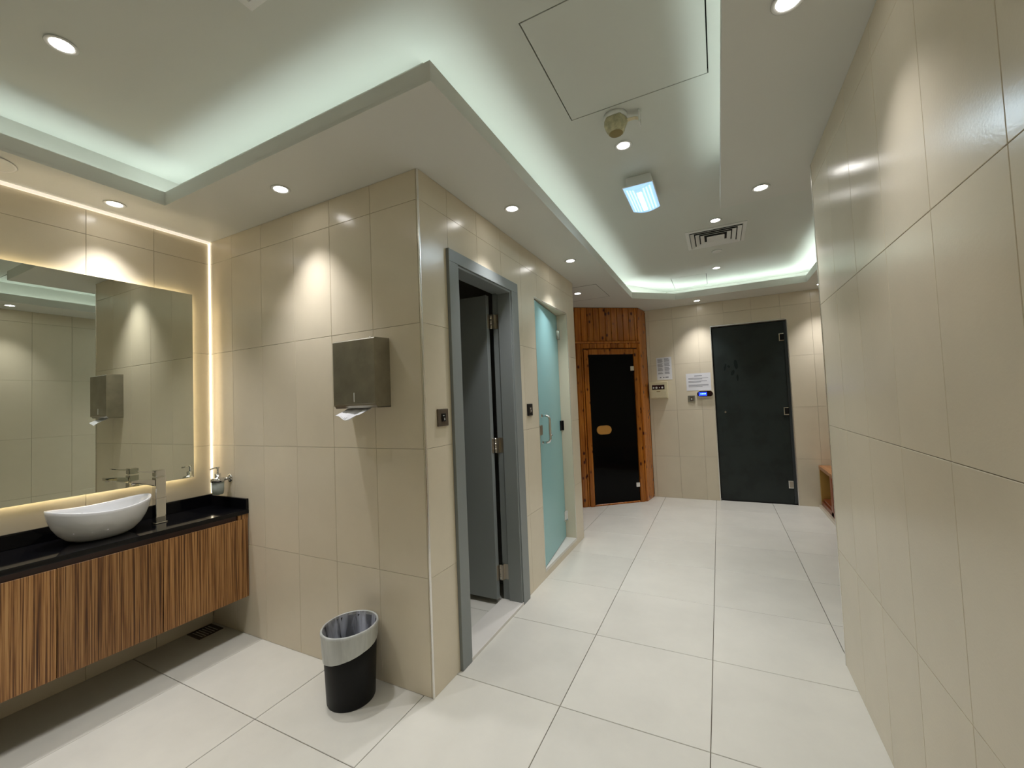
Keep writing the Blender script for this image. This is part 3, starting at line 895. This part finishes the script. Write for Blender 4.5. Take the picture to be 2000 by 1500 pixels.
obj('lever', MB().loft([[(-0.010, y, z - 0.003), (0.010, y, z - 0.003), (0.010, y, z + 0.003), (-0.010, y, z + 0.003)] for y, z in ((-0.0235, 0.283), (-0.06, 0.289), (-0.098, 0.300))], smooth=False), CHROME, fa, bev=0.001)

# soap dispenser
so = thing('soap_dispenser', 'wall-held chrome and frosted glass soap pump above the counter corner', 'soap dispenser', (-2.812, 1.500, 0.845))
obj('cup', MB().lathe([(0.024, 0.0), (0.029, 0.004), (0.032, 0.03), (0.033, 0.078)], 28), SOAPG, so)
obj('ring', MB().lathe([(0.0335, 0.079), (0.038, 0.079), (0.038, 0.098), (0.0335, 0.098)], 28, cap0=False, cap1=False), CHROME, so)
obj('cap', MB().lathe([(0.033, 0.094), (0.032, 0.101), (0.017, 0.103), (0.017, 0.128), (0.014, 0.130)], 24), CHROME, so)
obj('pump', MB().lathe([(0.005, 0.130), (0.005, 0.160), (0.009, 0.161), (0.009, 0.168)], 14).tube([(0, 0.010, 0.165), (0.002, -0.022, 0.166), (0.006, -0.046, 0.160)], 0.0045, 10), CHROME, so)
obj('arm', MB().tube([(0.0, 0.036, 0.088), (0.008, 0.064, 0.090)], 0.008, 12), CHROME, so)
obj('wall_disc', MB().lathe([(0.027, 0.0), (0.027, 0.004), (0.015, 0.012)], 26, mx=M4((0.010, 0.0655, 0.091), (PI / 2, 0, 0))), CHROME, so)

# mirror
mi = thing('wall_mirror', 'large frameless backlit mirror on the wall above the basin', 'mirror', (XL, 0, 0))
MY0, MY1, MZ0, MZ1 = -0.70, 1.447, 0.955, 2.110
obj('glass', MB().box(0.026, 0.030, MY0, MY1, MZ0, MZ1), MIRROR, mi)
obj('backing', MB().box(0.0005, 0.0255, MY0 + 0.06, MY1 - 0.06, MZ0 + 0.06, MZ1 - 0.06), DARK, mi)
sb = MB()
sb.box(0.003, 0.009, MY0 + 0.03, MY1 - 0.03, MZ1 - 0.031, MZ1 - 0.025)
obj('led_strip', sb, WARM, mi)
obj('led_strip', MB().box(0.003, 0.009, MY0 + 0.03, MY1 - 0.03, MZ0 + 0.025, MZ0 + 0.031), WARM, mi)
obj('led_strip', MB().box(0.003, 0.009, MY1 - 0.031, MY1 - 0.025, MZ0 + 0.05, MZ1 - 0.05), WARM, mi)

# paper towel dispenser
pt = thing('towel_dispenser', 'brushed steel paper towel dispenser on the alcove wall', 'dispenser', (-1.588, YR, 1.345))
pr = [(0.0, 0.0), (0.0, 0.340), (-0.098, 0.336), (-0.104, 0.330), (-0.104, 0.022), (-0.090, 0.0)]
bodym = MB()
vs = [(-0.139, y, z) for y, z in pr] + [(0.139, y, z) for y, z in pr]
n = len(pr)
bodym.add(vs, [tuple(range(n)), tuple(range(2 * n - 1, n - 1, -1))] + [(i, i + n, (i + 1) % n + n, (i + 1) % n) for i in range(n) if i != 5])
bodym.box(-0.139, -0.07, -0.09, -0.001, 0.0, 0.003).box(0.10, 0.139, -0.09, -0.001, 0.0, 0.003).box(-0.07, 0.10, -0.02, -0.001, 0.0, 0.003)
obj('housing', bodym, STEEL, pt)
obj('front_edge', MB().box(-0.139, 0.139, -0.1055, -0.104, 0.012, 0.018), HINGE, pt)
obj('level_slot', MB().box(0.000, 0.005, -0.1055, -0.103, 0.030, 0.075), WHITEP, pt)
obj('lock', MB().lathe([(0.007, 0.340), (0.006, 0.350)], 14, (0.065, -0.05)), CHROME, pt)
pw = MB()
rows = []
for y, z, wv in ((-0.045, 0.030, 0.0), (-0.060, 0.004, 0.0), (-0.085, -0.014, 0.003), (-0.115, -0.030, 0.006), (-0.135, -0.044, 0.010)):
    n_ = 16
    a = -0.072 - wv
    b = 0.093 - wv * 2
    top = [(a + (b - a) * i / n_, y + 0.004 * math.sin(i * 0.8), z + wv * 1.2 * math.cos(i / n_ * 2 * PI)) for i in range(n_ + 1)]
    rows.append(top + [(x, y_ - 0.0006, z_ - 0.0008) for x, y_, z_ in reversed(top)])
pw.loft(rows)
t = obj('paper_towel', pw, PAPER)
t.location = (-1.600, YR, 1.345)
tag(t, 'white folded paper towel sticking out under the steel dispenser', 'paper towel')

# ------------------------------------------------------------------ waste bin and liner
BX, BY, BH = -1.615, 1.428, 0.33
bi = thing('waste_bin', 'black round plastic waste bin on the floor by the alcove wall', 'bin', (BX, BY, 0))
obj('body', MB().lathe([(0.100, 0.001), (0.105, 0.0), (0.1075, 0.006), (0.1145, 0.17), (0.1215, 0.318), (0.118, 0.318), (0.111, 0.17), (0.103, 0.010)], 56), BLACKP, bi)
N = 96
def bag_ring(r, z, wob, ph=0.0, zt=0.0):
    out = []
    for i in range(N):
        a = 2 * PI * i / N
        rr = r + wob * (0.5 * math.sin(9 * a + ph) + 0.3 * math.sin(17 * a + 2 * ph) + 0.2 * math.sin(29 * a - ph))
        out.append((rr * math.cos(a), rr * math.sin(a), z + zt * math.cos(a - 0.6)))
    return out
outer = [bag_ring(0.1195, 0.222, 0.0010, 1.0, 0.030), bag_ring(0.1228, 0.250, 0.0026, 1.2, 0.020), bag_ring(0.1240, 0.275, 0.0034, 1.9, 0.012), bag_ring(0.1250, 0.295, 0.0034, 2.6, 0.006), bag_ring(0.1255, 0.312, 0.0018, 2.0, 0.004), bag_ring(0.1290, 0.322, 0.0010, 2.0, 0.005),
         bag_ring(0.1280, 0.331, 0.0008, 2, 0.005), bag_ring(0.1225, 0.335, 0.0008, 2, 0.005), bag_ring(0.1195, 0.331, 0.0006, 2, 0.004)]
bl = thing('bin_liner', 'translucent grey plastic bag folded over the rim of the black bin', 'bag', (BX, BY, 0))
obj('folded_skirt', MB().loft(outer, False, False), BAG_OUT, bl)
inner = [bag_ring(0.1185, 0.330, 0.0008, 2, 0.004), bag_ring(0.1135, 0.300, 0.004, 2.2), bag_ring(0.108, 0.24, 0.006, 2.6), bag_ring(0.100, 0.16, 0.007, 3.2), bag_ring(0.090, 0.08, 0.007, 3.9), bag_ring(0.070, 0.03, 0.005, 4.2), bag_ring(0.02, 0.018, 0.001, 4.2)]
obj('inner_film', MB().loft(inner, False, True), BAG_IN, bl)

# floor drain
dn = thing('floor_drain', 'dark square floor drain in the alcove corner under the cabinet', 'drain', (-2.925, 1.478, 0))
obj('frame', MB().cells(-0.068, 0.068, -0.068, 0.068, ((-0.058, 0.058, -0.058, 0.058),), 0.0, 0.004, plane='xy'), BROWNISH, dn)
for k in range(7):
    obj('slat', MB().box(-0.058, 0.058, -0.055 + k * 0.017, -0.047 + k * 0.017, 0.0005, 0.003), BROWNISH, dn)
